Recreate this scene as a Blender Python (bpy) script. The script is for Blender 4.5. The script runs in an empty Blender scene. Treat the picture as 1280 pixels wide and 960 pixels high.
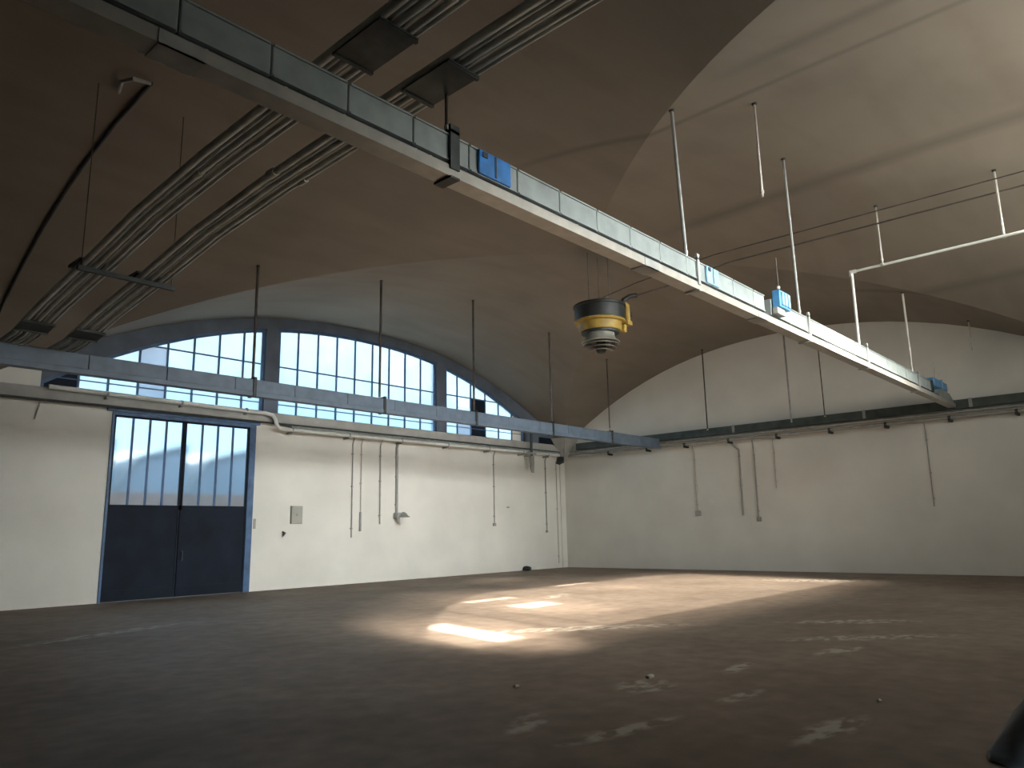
import bpy, bmesh, math, random
from mathutils import Vector, Matrix
random.seed(4)
S = bpy.context.scene
COL = S.collection

# ------------------------------------------------------------------ camera
F_PX, YAW, PITCH, ROLL = 939.08, math.radians(41.766), math.radians(11.141), math.radians(-1.142)
fwd = Vector((math.cos(YAW)*math.cos(PITCH), math.sin(YAW)*math.cos(PITCH), math.sin(PITCH)))
rgt = Vector((math.sin(YAW), -math.cos(YAW), 0)); upv = rgt.cross(fwd)
r2 = math.cos(ROLL)*rgt + math.sin(ROLL)*upv
u2 = -math.sin(ROLL)*rgt + math.cos(ROLL)*upv
cam = bpy.data.cameras.new('camera'); co = bpy.data.objects.new('camera', cam); COL.objects.link(co)
cam.sensor_width = 36.0; cam.lens = F_PX/1280*36.0; cam.clip_end = 400
co.matrix_world = Matrix(((r2.x, u2.x, -fwd.x, -27.47), (r2.y, u2.y, -fwd.y, -21.43), (r2.z, u2.z, -fwd.z, 1.6), (0, 0, 0, 1)))
S.camera = co

# ------------------------------------------------------------------ light, sky, exposure
S.view_settings.view_transform = 'Standard'; S.view_settings.look = 'None'
S.view_settings.gamma = 1.0; S.view_settings.use_curve_mapping = False
S.view_settings.exposure = 0.0
S.cycles.use_denoising = True
S.cycles.max_bounces = 10; S.cycles.diffuse_bounces = 6; S.cycles.transparent_max_bounces = 12
S.cycles.sample_clamp_indirect = 8.0
SKY_NORTH = (0.50, 0.79, 1.0, 1); SKY_NORTH_STRENGTH = 2.0
GLOW = (0.97, 1.0, 0.98, 1); GLOW_STRENGTH, GLOW_POWER = 165.0, 14.0     # bright hazy sky round the sun
SUN_SLOPE, SUN_SIDE = 0.56, 0.225          # fall per metre travelled along +y, drift along +x
SUN_STRENGTH, HAZE_SUN_STRENGTH, HAZE_SUN_ANGLE = 56.0, 85.0, 11.0
sun_dir = Vector((SUN_SIDE, 1, -SUN_SLOPE)).normalized()

world = bpy.data.worlds.new('sky'); S.world = world; world.use_nodes = True
nt = world.node_tree; nt.nodes.clear(); lk = nt.links.new
def wn(kind, **kw):
    n = nt.nodes.new(kind)
    for k, v in kw.items(): setattr(n, k, v)
    return n
tc = wn('ShaderNodeTexCoord'); sep = wn('ShaderNodeSeparateXYZ'); lk(tc.outputs['Generated'], sep.inputs[0])
dt = wn('ShaderNodeVectorMath', operation='DOT_PRODUCT'); dt.inputs[1].default_value = -Vector((0.12, 1, -0.27)).normalized(); lk(tc.outputs['Generated'], dt.inputs[0])
cl = wn('ShaderNodeMath', operation='MAXIMUM'); cl.inputs[1].default_value = 0; lk(dt.outputs['Value'], cl.inputs[0])
pw = wn('ShaderNodeMath', operation='POWER'); pw.inputs[1].default_value = GLOW_POWER; lk(cl.outputs[0], pw.inputs[0])
hz = wn('ShaderNodeMapRange'); hz.inputs[1].default_value = -0.02; hz.inputs[2].default_value = 0.03; lk(sep.outputs['Z'], hz.inputs[0])
gm = wn('ShaderNodeMath', operation='MULTIPLY'); lk(pw.outputs[0], gm.inputs[0]); lk(hz.outputs[0], gm.inputs[1])
gs = wn('ShaderNodeMath', operation='MULTIPLY'); gs.inputs[1].default_value = GLOW_STRENGTH; lk(gm.outputs[0], gs.inputs[0])
nm = wn('ShaderNodeMapRange'); nm.inputs[3].default_value = 0.15*SKY_NORTH_STRENGTH; nm.inputs[4].default_value = SKY_NORTH_STRENGTH
nm.inputs[1].default_value = -0.02; nm.inputs[2].default_value = 0.03; lk(sep.outputs['Z'], nm.inputs[0])
b1 = wn('ShaderNodeBackground'); b1.inputs[0].default_value = SKY_NORTH; lk(nm.outputs[0], b1.inputs[1])
b2 = wn('ShaderNodeBackground'); b2.inputs[0].default_value = GLOW; lk(gs.outputs[0], b2.inputs[1])
ad = wn('ShaderNodeAddShader'); wo = wn('ShaderNodeOutputWorld')
lk(b1.outputs[0], ad.inputs[0]); lk(b2.outputs[0], ad.inputs[1]); lk(ad.outputs[0], wo.inputs[0])
def sun(name, strength, angle, colour):
    l = bpy.data.lights.new(name, 'SUN'); l.energy = strength; l.angle = math.radians(angle); l.color = colour
    o = bpy.data.objects.new(name, l); COL.objects.link(o)
    o.rotation_euler = sun_dir.to_track_quat('-Z', 'Y').to_euler(); o.location = (-12, -60, 40)
sun('sun', SUN_STRENGTH, 0.5, (1.0, 0.93, 0.8))
sun('hazy_sun_halo', HAZE_SUN_STRENGTH, HAZE_SUN_ANGLE, (1.0, 0.89, 0.74))

# ------------------------------------------------------------------ materials
def mat(name, col, rough=0.6, metal=0.0, var=0.12, scale=3.0, bump=0.0, col2=None, stretch=(1, 1, 1)):
    m = bpy.data.materials.new(name); m.use_nodes = True; n = m.node_tree; L = n.links
    b = n.nodes['Principled BSDF']; b.inputs['Roughness'].default_value = rough; b.inputs['Metallic'].default_value = metal
    tcn = n.nodes.new('ShaderNodeTexCoord'); mp = n.nodes.new('ShaderNodeMapping'); mp.inputs['Scale'].default_value = stretch
    L.new(tcn.outputs['Object'], mp.inputs[0])
    nz = n.nodes.new('ShaderNodeTexNoise'); nz.inputs['Scale'].default_value = scale; nz.inputs['Detail'].default_value = 5
    L.new(mp.outputs[0], nz.inputs['Vector'])
    rp = n.nodes.new('ShaderNodeValToRGB')
    c2 = col2 or tuple(max(0, c*(1-var*2)) for c in col)
    c1 = col if col2 else tuple(min(1, c*(1+var)) for c in col)
    rp.color_ramp.elements[0].position = 0.3; rp.color_ramp.elements[0].color = (*c2, 1)
    rp.color_ramp.elements[1].position = 0.7; rp.color_ramp.elements[1].color = (*c1, 1)
    L.new(nz.outputs[0], rp.inputs[0]); L.new(rp.outputs[0], b.inputs['Base Color'])
    if bump:
        bp = n.nodes.new('ShaderNodeBump'); bp.inputs['Strength'].default_value = bump; bp.inputs['Distance'].default_value = 0.02
        L.new(nz.outputs[0], bp.inputs['Height']); L.new(bp.outputs[0], b.inputs['Normal'])
    return m

def glass(name, tint, clear, trans, trans_col):
    """dirty pane: part clear, part milky"""
    m = bpy.data.materials.new(name); m.use_nodes = True; n = m.node_tree; L = n.links; n.nodes.clear()
    out = n.nodes.new('ShaderNodeOutputMaterial'); tr = n.nodes.new('ShaderNodeBsdfTransparent'); tr.inputs[0].default_value = (*tint, 1)
    tl = n.nodes.new('ShaderNodeBsdfTranslucent')
    tcn = n.nodes.new('ShaderNodeTexCoord'); nz = n.nodes.new('ShaderNodeTexNoise'); nz.inputs['Scale'].default_value = 1.3
    rp = n.nodes.new('ShaderNodeValToRGB')
    rp.color_ramp.elements[0].position = 0.3; rp.color_ramp.elements[0].color = (*[c*0.85*trans for c in trans_col], 1)
    rp.color_ramp.elements[1].position = 0.7; rp.color_ramp.elements[1].color = (*[c*trans for c in trans_col], 1)
    L.new(tcn.outputs['Object'], nz.inputs['Vector']); L.new(nz.outputs[0], rp.inputs[0]); L.new(rp.outputs[0], tl.inputs[0])
    mx = n.nodes.new('ShaderNodeMixShader'); mx.inputs[0].default_value = 1-clear
    L.new(tr.outputs[0], mx.inputs[1]); L.new(tl.outputs[0], mx.inputs[2]); L.new(mx.outputs[0], out.inputs[0])
    return m

M = {}
def vault_material():
    m = mat('vault_plaster', (0.245, 0.212, 0.174), 0.9, var=0.06, scale=0.35, bump=0.1)
    n = m.node_tree; L = n.links; b = n.nodes['Principled BSDF']
    base = b.inputs['Base Color'].links[0].from_socket
    tcn = n.nodes.new('ShaderNodeTexCoord'); mp = n.nodes.new('ShaderNodeMapping'); mp.inputs['Scale'].default_value = (0.3, 1.2, 0.4)
    nz = n.nodes.new('ShaderNodeTexNoise'); nz.inputs['Scale'].default_value = 1.2; nz.inputs['Detail'].default_value = 6
    L.new(tcn.outputs['Object'], mp.inputs[0]); L.new(mp.outputs[0], nz.inputs['Vector'])
    rp = n.nodes.new('ShaderNodeValToRGB'); rp.color_ramp.elements[0].position = 0.38; rp.color_ramp.elements[0].color = (0.93, 0.91, 0.90, 1)
    rp.color_ramp.elements[1].position = 0.55; rp.color_ramp.elements[1].color = (1, 1, 1, 1)
    mxn = n.nodes.new('ShaderNodeMix'); mxn.data_type = 'RGBA'; mxn.blend_type = 'MULTIPLY'; mxn.inputs[0].default_value = 1
    L.new(nz.outputs[0], rp.inputs[0]); L.new(base, mxn.inputs[6]); L.new(rp.outputs[0], mxn.inputs[7]); 
    sp = n.nodes.new('ShaderNodeSeparateXYZ'); L.new(tcn.outputs['Object'], sp.inputs[0])
    def mth(op, a, c, clamp=False):
        x = n.nodes.new('ShaderNodeMath'); x.operation = op; x.use_clamp = clamp
        for i, v in enumerate((a, c)):
            if hasattr(v, 'links'): L.new(v, x.inputs[i])
            else: x.inputs[i].default_value = v
        return x.outputs[0]
    tot = None
    for x0, w, y0 in ((-11.5, 0.42, -12.0), (-18.2, 0.34, -16.8), (-16.9, 0.16, -11.8), (-4.8, 0.3, -14.0)):
        band = mth('SUBTRACT', 1.0, mth('DIVIDE', mth('ABSOLUTE', mth('SUBTRACT', sp.outputs['X'], x0), 0.0), w), True)
        band = mth('MULTIPLY', band, mth('MULTIPLY', mth('SUBTRACT', y0, sp.outputs['Y']), 0.7, True))
        tot = band if tot is None else mth('MAXIMUM', tot, band)
    tot = mth('MULTIPLY', tot, mth('ADD', nz.outputs[0], 0.15, True))
    soot = n.nodes.new('ShaderNodeMix'); soot.data_type = 'RGBA'; soot.inputs[7].default_value = (0.10, 0.085, 0.07, 1)
    L.new(mth('MULTIPLY', tot, 0.75), soot.inputs[0]); L.new(mxn.outputs[2], soot.inputs[6]); L.new(soot.outputs[2], b.inputs['Base Color'])
    return m
M['vault'] = vault_material()
M['wall'] = mat('white_limewash', (0.80, 0.79, 0.74), 0.85, var=0.04, scale=0.6, bump=0.08)
M['wall_stain'] = M['wall']
M['concrete'] = mat('concrete', (0.40, 0.40, 0.38), 0.85, var=0.08, scale=2.5, bump=0.2)
M['galv'] = mat('galvanised_steel', (0.46, 0.50, 0.49), 0.42, 0.55, var=0.12, scale=6)
M['duct'] = mat('painted_duct_steel', (0.30, 0.345, 0.34), 0.45, 0.1, var=0.10, scale=4)
M['rail'] = mat('aluminium_rail', (0.42, 0.41, 0.37), 0.38, 0.35, var=0.08, scale=5)
M['dark'] = mat('dark_steel', (0.045, 0.055, 0.055), 0.55, 0.2, var=0.2, scale=6)
M['tray'] = mat('dark_green_tray', (0.075, 0.095, 0.09), 0.5, 0.2, var=0.2, scale=3)
M['bluebox'] = mat('blue_plastic', (0.03, 0.22, 0.62), 0.4, var=0.15, scale=6)
M['palebox'] = mat('pale_blue_plastic', (0.28, 0.50, 0.70), 0.45, var=0.12, scale=6)
M['frame'] = mat('blue_painted_steel', (0.07, 0.15, 0.30), 0.5, 0.0, var=0.15, scale=4)
M['door'] = mat('navy_door_steel', (0.009, 0.016, 0.032), 0.65, 0.0, var=0.2, scale=1.5)
M['door'].node_tree.nodes['Principled BSDF'].inputs['Specular IOR Level'].default_value = 0.2
M['fascia'] = mat('shade_tinted_arch_concrete', (0.13, 0.16, 0.21), 0.8, var=0.12, scale=1.5)  # shade and blue window glare are put into this concrete colour
M['midblue'] = mat('sky_blue_plastic', (0.10, 0.34, 0.68), 0.4, var=0.1, scale=6)
M['white'] = mat('white_pipe_paint', (0.72, 0.73, 0.70), 0.5, var=0.06, scale=5)
M['greyp'] = mat('grey_pipe_paint', (0.36, 0.37, 0.36), 0.5, var=0.1, scale=5)
M['black'] = mat('black_cable', (0.025, 0.025, 0.025), 0.6, var=0.2, scale=6)
M['rod'] = mat('rusty_rod', (0.10, 0.085, 0.07), 0.6, 0.3, var=0.25, scale=3)
M['rodpale'] = mat('zinc_rod', (0.62, 0.60, 0.54), 0.45, 0.3, var=0.15, scale=3)
M['yellow'] = mat('yellow_paint', (0.40, 0.27, 0.06), 0.5, var=0.15, scale=5)
M['drum'] = mat('black_drum', (0.022, 0.026, 0.026), 0.55, var=0.2, scale=5)
M['alu'] = mat('spun_aluminium', (0.52, 0.52, 0.46), 0.32, 0.6, var=0.1, scale=5)
M['conebr'] = mat('dusty_cone_metal', (0.20, 0.18, 0.15), 0.45, 0.4, var=0.15, scale=5)
M['trunk2'] = mat('glare_tinted_trunking', (0.14, 0.19, 0.26), 0.5, 0.1, var=0.1, scale=4)  # grey trunking, with the blue glare of the window put into its colour
M['conduit'] = mat('pale_conduit', (0.55, 0.57, 0.54), 0.4, 0.2, var=0.1, scale=5)
M['beige'] = mat('beige_box', (0.42, 0.42, 0.38), 0.6, var=0.05)
M['brick'] = mat('pink_brick', (0.55, 0.33, 0.24), 0.9, var=0.2, scale=6)
M['render'] = mat('blue_grey_render', (0.40, 0.47, 0.58), 0.9, var=0.08, scale=0.5)
M['rooftile'] = mat('roof_sheet', (0.42, 0.42, 0.42), 0.8, var=0.1)
M['asphalt'] = mat('asphalt', (0.25, 0.24, 0.23), 0.9, var=0.15, scale=3)
M['bag'] = mat('black_polythene', (0.012, 0.012, 0.012), 0.4, var=0.2, scale=8)
M['rubble'] = mat('pale_mortar', (0.60, 0.57, 0.52), 0.9, var=0.1, scale=20)
M['glass'] = glass('frosted_window_glass', (0.90, 0.97, 1.0), 0.35, 1.0, (0.72, 0.90, 1.0))
M['glass_clear'] = glass('clear_window_glass', (0.97, 0.98, 1.0), 0.92, 1.0, (0.9, 0.95, 1.0))
M['glass_grey'] = glass('grey_patched_pane', (0.6, 0.65, 0.75), 0.15, 0.62, (0.62, 0.68, 0.80))
M['glass_front'] = glass('dusty_south_glass', (0.95, 0.95, 0.93), 0.16, 0.065, (0.95, 0.95, 0.92))
def door_glass():
    m = bpy.data.materials.new('rippled_door_glass'); m.use_nodes = True; n = m.node_tree; L = n.links; n.nodes.clear()
    out = n.nodes.new('ShaderNodeOutputMaterial')
    rf = n.nodes.new('ShaderNodeBsdfRefraction'); rf.inputs['Roughness'].default_value = 0.27; rf.inputs['IOR'].default_value = 1.15; rf.inputs[0].default_value = (0.93, 0.97, 1, 1)
    tl = n.nodes.new('ShaderNodeBsdfTranslucent'); tl.inputs[0].default_value = (0.78, 0.88, 0.95, 1)
    mx = n.nodes.new('ShaderNodeMixShader'); mx.inputs[0].default_value = 0.10
    L.new(rf.outputs[0], mx.inputs[1]); L.new(tl.outputs[0], mx.inputs[2]); L.new(mx.outputs[0], out.inputs[0])
    return m
M['glass_door'] = door_glass()

def floor_material():
    m = bpy.data.materials.new('worn_concrete_floor'); m.use_nodes = True; n = m.node_tree; L = n.links; b = n.nodes['Principled BSDF']
    tcn = n.nodes.new('ShaderNodeTexCoord'); P = tcn.outputs['Object']
    def noise(scale, detail=6, stretch=(1, 1, 1)):
        mp = n.nodes.new('ShaderNodeMapping'); mp.inputs['Scale'].default_value = stretch; L.new(P, mp.inputs[0])
        nz = n.nodes.new('ShaderNodeTexNoise'); nz.inputs['Scale'].default_value = scale; nz.inputs['Detail'].default_value = detail
        L.new(mp.outputs[0], nz.inputs['Vector']); return nz.outputs[0]
    def ramp(fac, stops):
        r = n.nodes.new('ShaderNodeValToRGB'); e = r.color_ramp.elements
        for i, (p, c) in enumerate(stops):
            el = e[i] if i < 2 else e.new(p); el.position = p; el.color = (*c, 1)
        L.new(fac, r.inputs[0]); return r.outputs[0]
    def mixc(fac, a, c):
        x = n.nodes.new('ShaderNodeMix'); x.data_type = 'RGBA'
        if hasattr(fac, 'links'): L.new(fac, x.inputs[0])
        else: x.inputs[0].default_value = fac
        for s, v in ((6, a), (7, c)):
            if hasattr(v, 'links'): L.new(v, x.inputs[s])
            else: x.inputs[s].default_value = (*v, 1)
        return x.outputs[2]
    def math_(op, a, c, clamp=False):
        x = n.nodes.new('ShaderNodeMath'); x.operation = op; x.use_clamp = clamp
        for i, v in enumerate((a, c)):
            if hasattr(v, 'links'): L.new(v, x.inputs[i])
            else: x.inputs[i].default_value = v
        return x.outputs[0]
    base = ramp(noise(0.45), [(0.3, (0.165, 0.126, 0.098)), (0.7, (0.250, 0.197, 0.158))])
    fine = ramp(noise(3.5, 8), [(0.3, (0.75, 0.75, 0.75)), (0.7, (1.1, 1.1, 1.1))])
    x = n.nodes.new('ShaderNodeMix'); x.data_type = 'RGBA'; x.blend_type = 'MULTIPLY'; x.inputs[0].default_value = 1
    L.new(base, x.inputs[6]); L.new(fine, x.inputs[7]); col = x.outputs[2]
    # pale worn scuffs, each a smear of its own
    scuff = None
    for (cx, cy, ang, lx, ly) in SCUFFS:
        mp = n.nodes.new('ShaderNodeMapping'); mp.vector_type = 'TEXTURE'
        mp.inputs['Location'].default_value = (cx, cy, 0); mp.inputs['Rotation'].default_value = (0, 0, ang); mp.inputs['Scale'].default_value = (lx, ly, 1)
        L.new(P, mp.inputs[0])
        ln = n.nodes.new('ShaderNodeVectorMath'); ln.operation = 'LENGTH'; L.new(mp.outputs[0], ln.inputs[0])
        v = math_('SUBTRACT', 1.0, ln.outputs['Value'], True)
        scuff = v if scuff is None else math_('MAXIMUM', scuff, v)
    brk = math_('SUBTRACT', noise(4.5, 8, (1, 1.6, 1)), 0.44, True)
    f = math_('MULTIPLY', math_('MULTIPLY', scuff, brk, True), 13.0, True)
    col = mixc(f, col, (0.38, 0.34, 0.29))
    L.new(col, b.inputs['Base Color'])
    rr = n.nodes.new('ShaderNodeMapRange'); rr.inputs[3].default_value = 0.55; rr.inputs[4].default_value = 0.75
    b.inputs['Specular IOR Level'].default_value = 0.3
    L.new(noise(0.8, 5), rr.inputs[0]); L.new(rr.outputs[0], b.inputs['Roughness'])
    bp = n.nodes.new('ShaderNodeBump'); bp.inputs['Strength'].default_value = 0.12; bp.inputs['Distance'].default_value = 0.01
    L.new(noise(6, 6), bp.inputs['Height']); L.new(bp.outputs[0], b.inputs['Normal'])
    return m
SCUFFS = [(-22.35, -16.95, 0.5, 0.5, 0.18), (-22.05, -17.7, -0.2, 0.8, 0.16), (-20.4, -16.9, 0.1, 0.45, 0.35), (-18.9, -17.2, 0.1, 0.5, 0.14),
          (-20.3, -17.9, -0.1, 0.5, 0.12), (-15.6, -17.6, -0.8, 1.6, 0.30), (-13.8, -16.8, -0.9, 1.4, 0.35), (-16.9, -13.6, -0.7, 2.4, 0.35),
          (-17.0, -17.7, -0.2, 0.6, 0.22), (-21.0, -19.0, -0.1, 0.7, 0.2), (-4.2, -12.6, -1.3, 2.2, 0.8), (-22.0, -7.0, 0.3, 2.0, 0.3), (-12.2, -9.2, 0.4, 0.9, 0.3)]
M['floor'] = floor_material()

# ------------------------------------------------------------------ mesh helpers
class MB:
    def __init__(self): self.bm = bmesh.new()
    def poly(self, vs, faces):
        v = [self.bm.verts.new(p) for p in vs]
        for f in faces:
            try: self.bm.faces.new([v[i] for i in f])
            except ValueError: pass
        return self
    def box(self, x0, x1, y0, y1, z0, z1):
        return self.hexa([(x0, y0, z0), (x1, y0, z0), (x1, y1, z0), (x0, y1, z0), (x0, y0, z1), (x1, y0, z1), (x1, y1, z1), (x0, y1, z1)])
    def hexa(self, v):
        return self.poly(v, [(0, 3, 2, 1), (4, 5, 6, 7), (0, 1, 5, 4), (1, 2, 6, 5), (2, 3, 7, 6), (3, 0, 4, 7)])
    def bbox(self, x0, x1, y0, y1, z0, z1, b=0.01, seg=2):
        t = bmesh.new(); bmesh.ops.create_cube(t, size=1)
        for v in t.verts: v.co = Vector(((x0+x1)/2+v.co.x*(x1-x0), (y0+y1)/2+v.co.y*(y1-y0), (z0+z1)/2+v.co.z*(z1-z0)))
        bmesh.ops.bevel(t, geom=t.edges[:], offset=b, segments=seg, affect='EDGES', profile=0.5)
        return self.join(t)
    def join(self, t, mtx=None):
        mp = {}
        for v in t.verts: mp[v] = self.bm.verts.new(mtx @ v.co if mtx else v.co)
        for f in t.faces:
            nf = self.bm.faces.new([mp[v] for v in f.verts]); nf.smooth = f.smooth
        t.free(); return self
    def slab(self, xa, xb, loa, lob, hia, hib, y0, y1):
        return self.hexa([(xa, y0, loa), (xb, y0, lob), (xb, y1, lob), (xa, y1, loa), (xa, y0, hia), (xb, y0, hib), (xb, y1, hib), (xa, y1, hia)])
    def pane(self, xa, xb, loa, lob, hia, hib, y):
        return self.poly([(xa, y, loa), (xb, y, lob), (xb, y, hib), (xa, y, hia)], [(0, 1, 2, 3)])
    def prism(self, prof, x0, x1):
        """closed (y, z) outline pushed along x"""
        k = len(prof); vs = [(x0, y, z) for y, z in prof]+[(x1, y, z) for y, z in prof]
        return self.poly(vs, [tuple(range(k))[::-1], tuple(range(k, 2*k))]+[(i, (i+1) % k, k+(i+1) % k, k+i) for i in range(k)])
    def tube(self, pts, r, seg=8, cap=True):
        pts = [Vector(p) for p in pts]; rings = []; prev = None
        for i, p in enumerate(pts):
            a = (pts[i]-pts[i-1]).normalized() if i else None; c = (pts[i+1]-pts[i]).normalized() if i < len(pts)-1 else None
            t = (a+c).normalized() if a and c else (a or c)
            if prev is None:
                ref = Vector((0, 0, 1)) if abs(t.z) < 0.9 else Vector((1, 0, 0)); n1 = t.cross(ref).normalized()
            else:
                n1 = (prev-t*prev.dot(t)).normalized()
            prev = n1; n2 = t.cross(n1)
            sc = 1/max(0.5, math.sqrt((1+a.dot(c))/2)) if a and c else 1
            rr = r[i] if isinstance(r, (list, tuple)) else r
            rings.append([self.bm.verts.new(p+(n1*math.cos(2*math.pi*k/seg)+n2*math.sin(2*math.pi*k/seg))*rr*sc) for k in range(seg)])
        for a, c in zip(rings, rings[1:]):
            for k in range(seg):
                f = self.bm.faces.new((a[k], a[(k+1) % seg], c[(k+1) % seg], c[k])); f.smooth = True
        if cap:
            self.bm.faces.new(rings[0][::-1]); self.bm.faces.new(rings[-1])
        return self
    def lathe(self, prof, c=(0, 0, 0), seg=40, sharp=()):
        rings = []
        for r, z in prof:
            rings.append([self.bm.verts.new((c[0]+max(r, 1e-4)*math.cos(2*math.pi*k/seg), c[1]+max(r, 1e-4)*math.sin(2*math.pi*k/seg), c[2]+z)) for k in range(seg)])
        for a, b in zip(rings, rings[1:]):
            for k in range(seg):
                f = self.bm.faces.new((a[k], a[(k+1) % seg], b[(k+1) % seg], b[k])); f.smooth = True
        return self
    def build(self, name, m, parent=None, loc=None):
        bmesh.ops.recalc_face_normals(self.bm, faces=self.bm.faces[:])
        me = bpy.data.meshes.new(name)
        if loc is not None:
            bmesh.ops.translate(self.bm, verts=self.bm.verts[:], vec=-Vector(loc))
        self.bm.to_mesh(me); self.bm.free(); me.materials.append(m)
        if any(p.use_smooth for p in me.polygons):
            try: me.set_sharp_from_angle(angle=math.radians(38))
            except Exception: pass
        o = bpy.data.objects.new(name, me); COL.objects.link(o)
        if loc is not None: o.location = loc
        if parent: 
            o.parent = parent
            if loc is None: o.matrix_parent_inverse = Matrix.Translation(-Vector(parent.location))
        return o
def tag(o, label, cat, group=None):
    o['label'] = label; o['category'] = cat
    if group: o['group'] = group
    return o
def empty(name, loc, label, cat, group=None):
    o = bpy.data.objects.new(name, None); o.empty_display_size = 0.2; o.location = loc; COL.objects.link(o)
    return tag(o, label, cat, group)
def struct(o): o['kind'] = 'structure'; return o
def steps(a, b, n): return [a+(b-a)*i/n for i in range(n+1)]

# ------------------------------------------------------------------ the vault
BW, BD, SPR, RISE, EXPN = 23.0, 21.4, 5.39, 3.45, 2.19
NX, FRONT_Y, BACK_X = 2, -22.0, -46.0
def prof(u): return max(0.0, 1-abs(u)**EXPN)
def z_a(x, y):                      # barrel running towards the window wall
    u = ((x+BW*8) % BW)/BW*2-1
    s = min(1.0, max(0.0, (-BD/2-y)/(BD/2)))
    return SPR+(RISE+0.22*(1-(1-s)**2))*prof(u)
def z_b(y): return SPR+RISE*prof(min(1, max(-1, (-y)/BD*2-1)))
def vault_z(x, y): return max(z_a(x, y), z_b(y))
mb = MB(); bm = mb.bm
def solve(x, lo, hi):               # groin: z_b = z_a between lo (a higher) and hi (b higher)
    for _ in range(50):
        m_ = (lo+hi)/2
        if z_b(m_) > z_a(x, m_): hi = m_
        else: lo = m_
    return (lo+hi)/2
for bay in range(NX):
    xs = [-BW*bay-BW*0.5*(1-math.cos(math.pi*i/64)) for i in range(65)]
    zones = [[], [], []]
    for x in xs:
        x_ = min(max(x, -BW*(bay+1)+1e-6), -BW*bay-1e-6)
        if z_b(-BD/2) <= z_a(x_, -BD/2): g1 = g2 = -BD/2
        else: g1, g2 = solve(x_, 0.0, -BD/2), solve(x_, -BD, -BD/2)
        za = lambda y: z_a(x_, y)
        zones[0].append([(x, y, za(y)) for y in steps(0, g1, 14)])
        zones[1].append([(x, y, max(z_b(y), za(y)) if y not in (g1, g2) else za(y)) for y in steps(g1, g2, 28)])
        zones[2].append([(x, y, za(y)) for y in steps(g2, BD*-1, 14)]+[(x, FRONT_Y-0.3, za(-BD))])
    for Z in zones:
        V = [[bm.verts.new(p) for p in row] for row in Z]
        for a, b in zip(V, V[1:]):
            for k in range(len(a)-1):
                f = bm.faces.new((a[k], a[k+1], b[k+1], b[k])); f.smooth = True
bmesh.ops.dissolve_degenerate(bm, dist=1e-5, edges=bm.edges[:])
me = bpy.data.meshes.new('ceiling'); bm.to_mesh(me); bm.free(); me.materials.append(M['vault'])
ceil = bpy.data.objects.new('ceiling', me); COL.objects.link(ceil); struct(ceil)
for p in me.polygons:
    if p.normal.z > 0: p.flip()

# ------------------------------------------------------------------ floor and walls
struct(MB().box(BACK_X-0.4, 0.4, FRONT_Y-0.4, 0.35, -0.25, 0.0).build('floor', M['floor']))
TOP = 10.2
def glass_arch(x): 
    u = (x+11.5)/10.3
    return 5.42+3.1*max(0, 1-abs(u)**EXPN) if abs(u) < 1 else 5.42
DOOR_X0, DOOR_X1, DOOR_TOP = -19.72, -15.50, 5.06
WIN_L, WIN_R, SILL = -21.5, -2.1, 5.42
PIERS = [(-15.26, -14.80), (-7.88, -7.38), (-2.72, -2.10)]
WT = 0.35
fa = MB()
xs = sorted(set([BACK_X-0.4, 0.0, DOOR_X0, DOOR_X1, WIN_L]+[v for p in PIERS for v in p]+[round(-21.5+0.25*i, 3) for i in range(78)]))
mb = MB()
for a, b in zip(xs, xs[1:]):
    c = (a+b)/2
    if DOOR_X0 < c < DOOR_X1: mb.slab(a, b, DOOR_TOP, DOOR_TOP, SILL, SILL, 0, WT)
    else: mb.slab(a, b, 0, 0, SILL, SILL, 0, WT)
    open_ = WIN_L < c < WIN_R and not any(p[0] <= c <= p[1] for p in PIERS)
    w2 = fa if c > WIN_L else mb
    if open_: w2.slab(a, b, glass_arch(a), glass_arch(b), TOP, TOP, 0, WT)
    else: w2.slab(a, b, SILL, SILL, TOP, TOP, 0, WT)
bmesh.ops.remove_doubles(mb.bm, verts=mb.bm.verts[:], dist=1e-4)
struct(mb.build('wall_left', M['wall']))
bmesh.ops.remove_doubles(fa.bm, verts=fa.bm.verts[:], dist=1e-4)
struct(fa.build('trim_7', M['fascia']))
struct(MB().box(0.0, 0.35, FRONT_Y-0.4, 0.35, 0, TOP).build('wall_right', M['wall']))
struct(MB().box(BACK_X-0.4, BACK_X, FRONT_Y-0.4, 0.0, 0, TOP).build('wall_back', M['wall']))
# front wall behind the camera: one long glazed arch over the near bay
F_SILL, F_L, F_R = 4.70, -21.6, -5.8
def front_arch(x): return 5.0+4.25*max(0, 1-abs((x+11.5)/10.9)**EXPN)
xs = sorted(set([BACK_X-0.4, 0.4, F_L, F_R]+[round(F_L+0.202*i, 4) for i in range(100)]))
mb = MB()
for a, b in zip(xs, xs[1:]):
    c = (a+b)/2
    if F_L < c < F_R:
        mb.slab(a, b, 0, 0, F_SILL, F_SILL, FRONT_Y-0.35, FRONT_Y); mb.slab(a, b, front_arch(a), front_arch(b), TOP, TOP, FRONT_Y-0.35, FRONT_Y)
    else: mb.slab(a, b, 0, 0, TOP, TOP, FRONT_Y-0.35, FRONT_Y)
bmesh.ops.remove_doubles(mb.bm, verts=mb.bm.verts[:], dist=1e-4)
struct(mb.build('wall_front', M['wall']))
struct(MB().box(-23.35, -22.65, FRONT_Y, -21.45, 0, 5.4).build('trim_3', M['concrete']))
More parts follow.
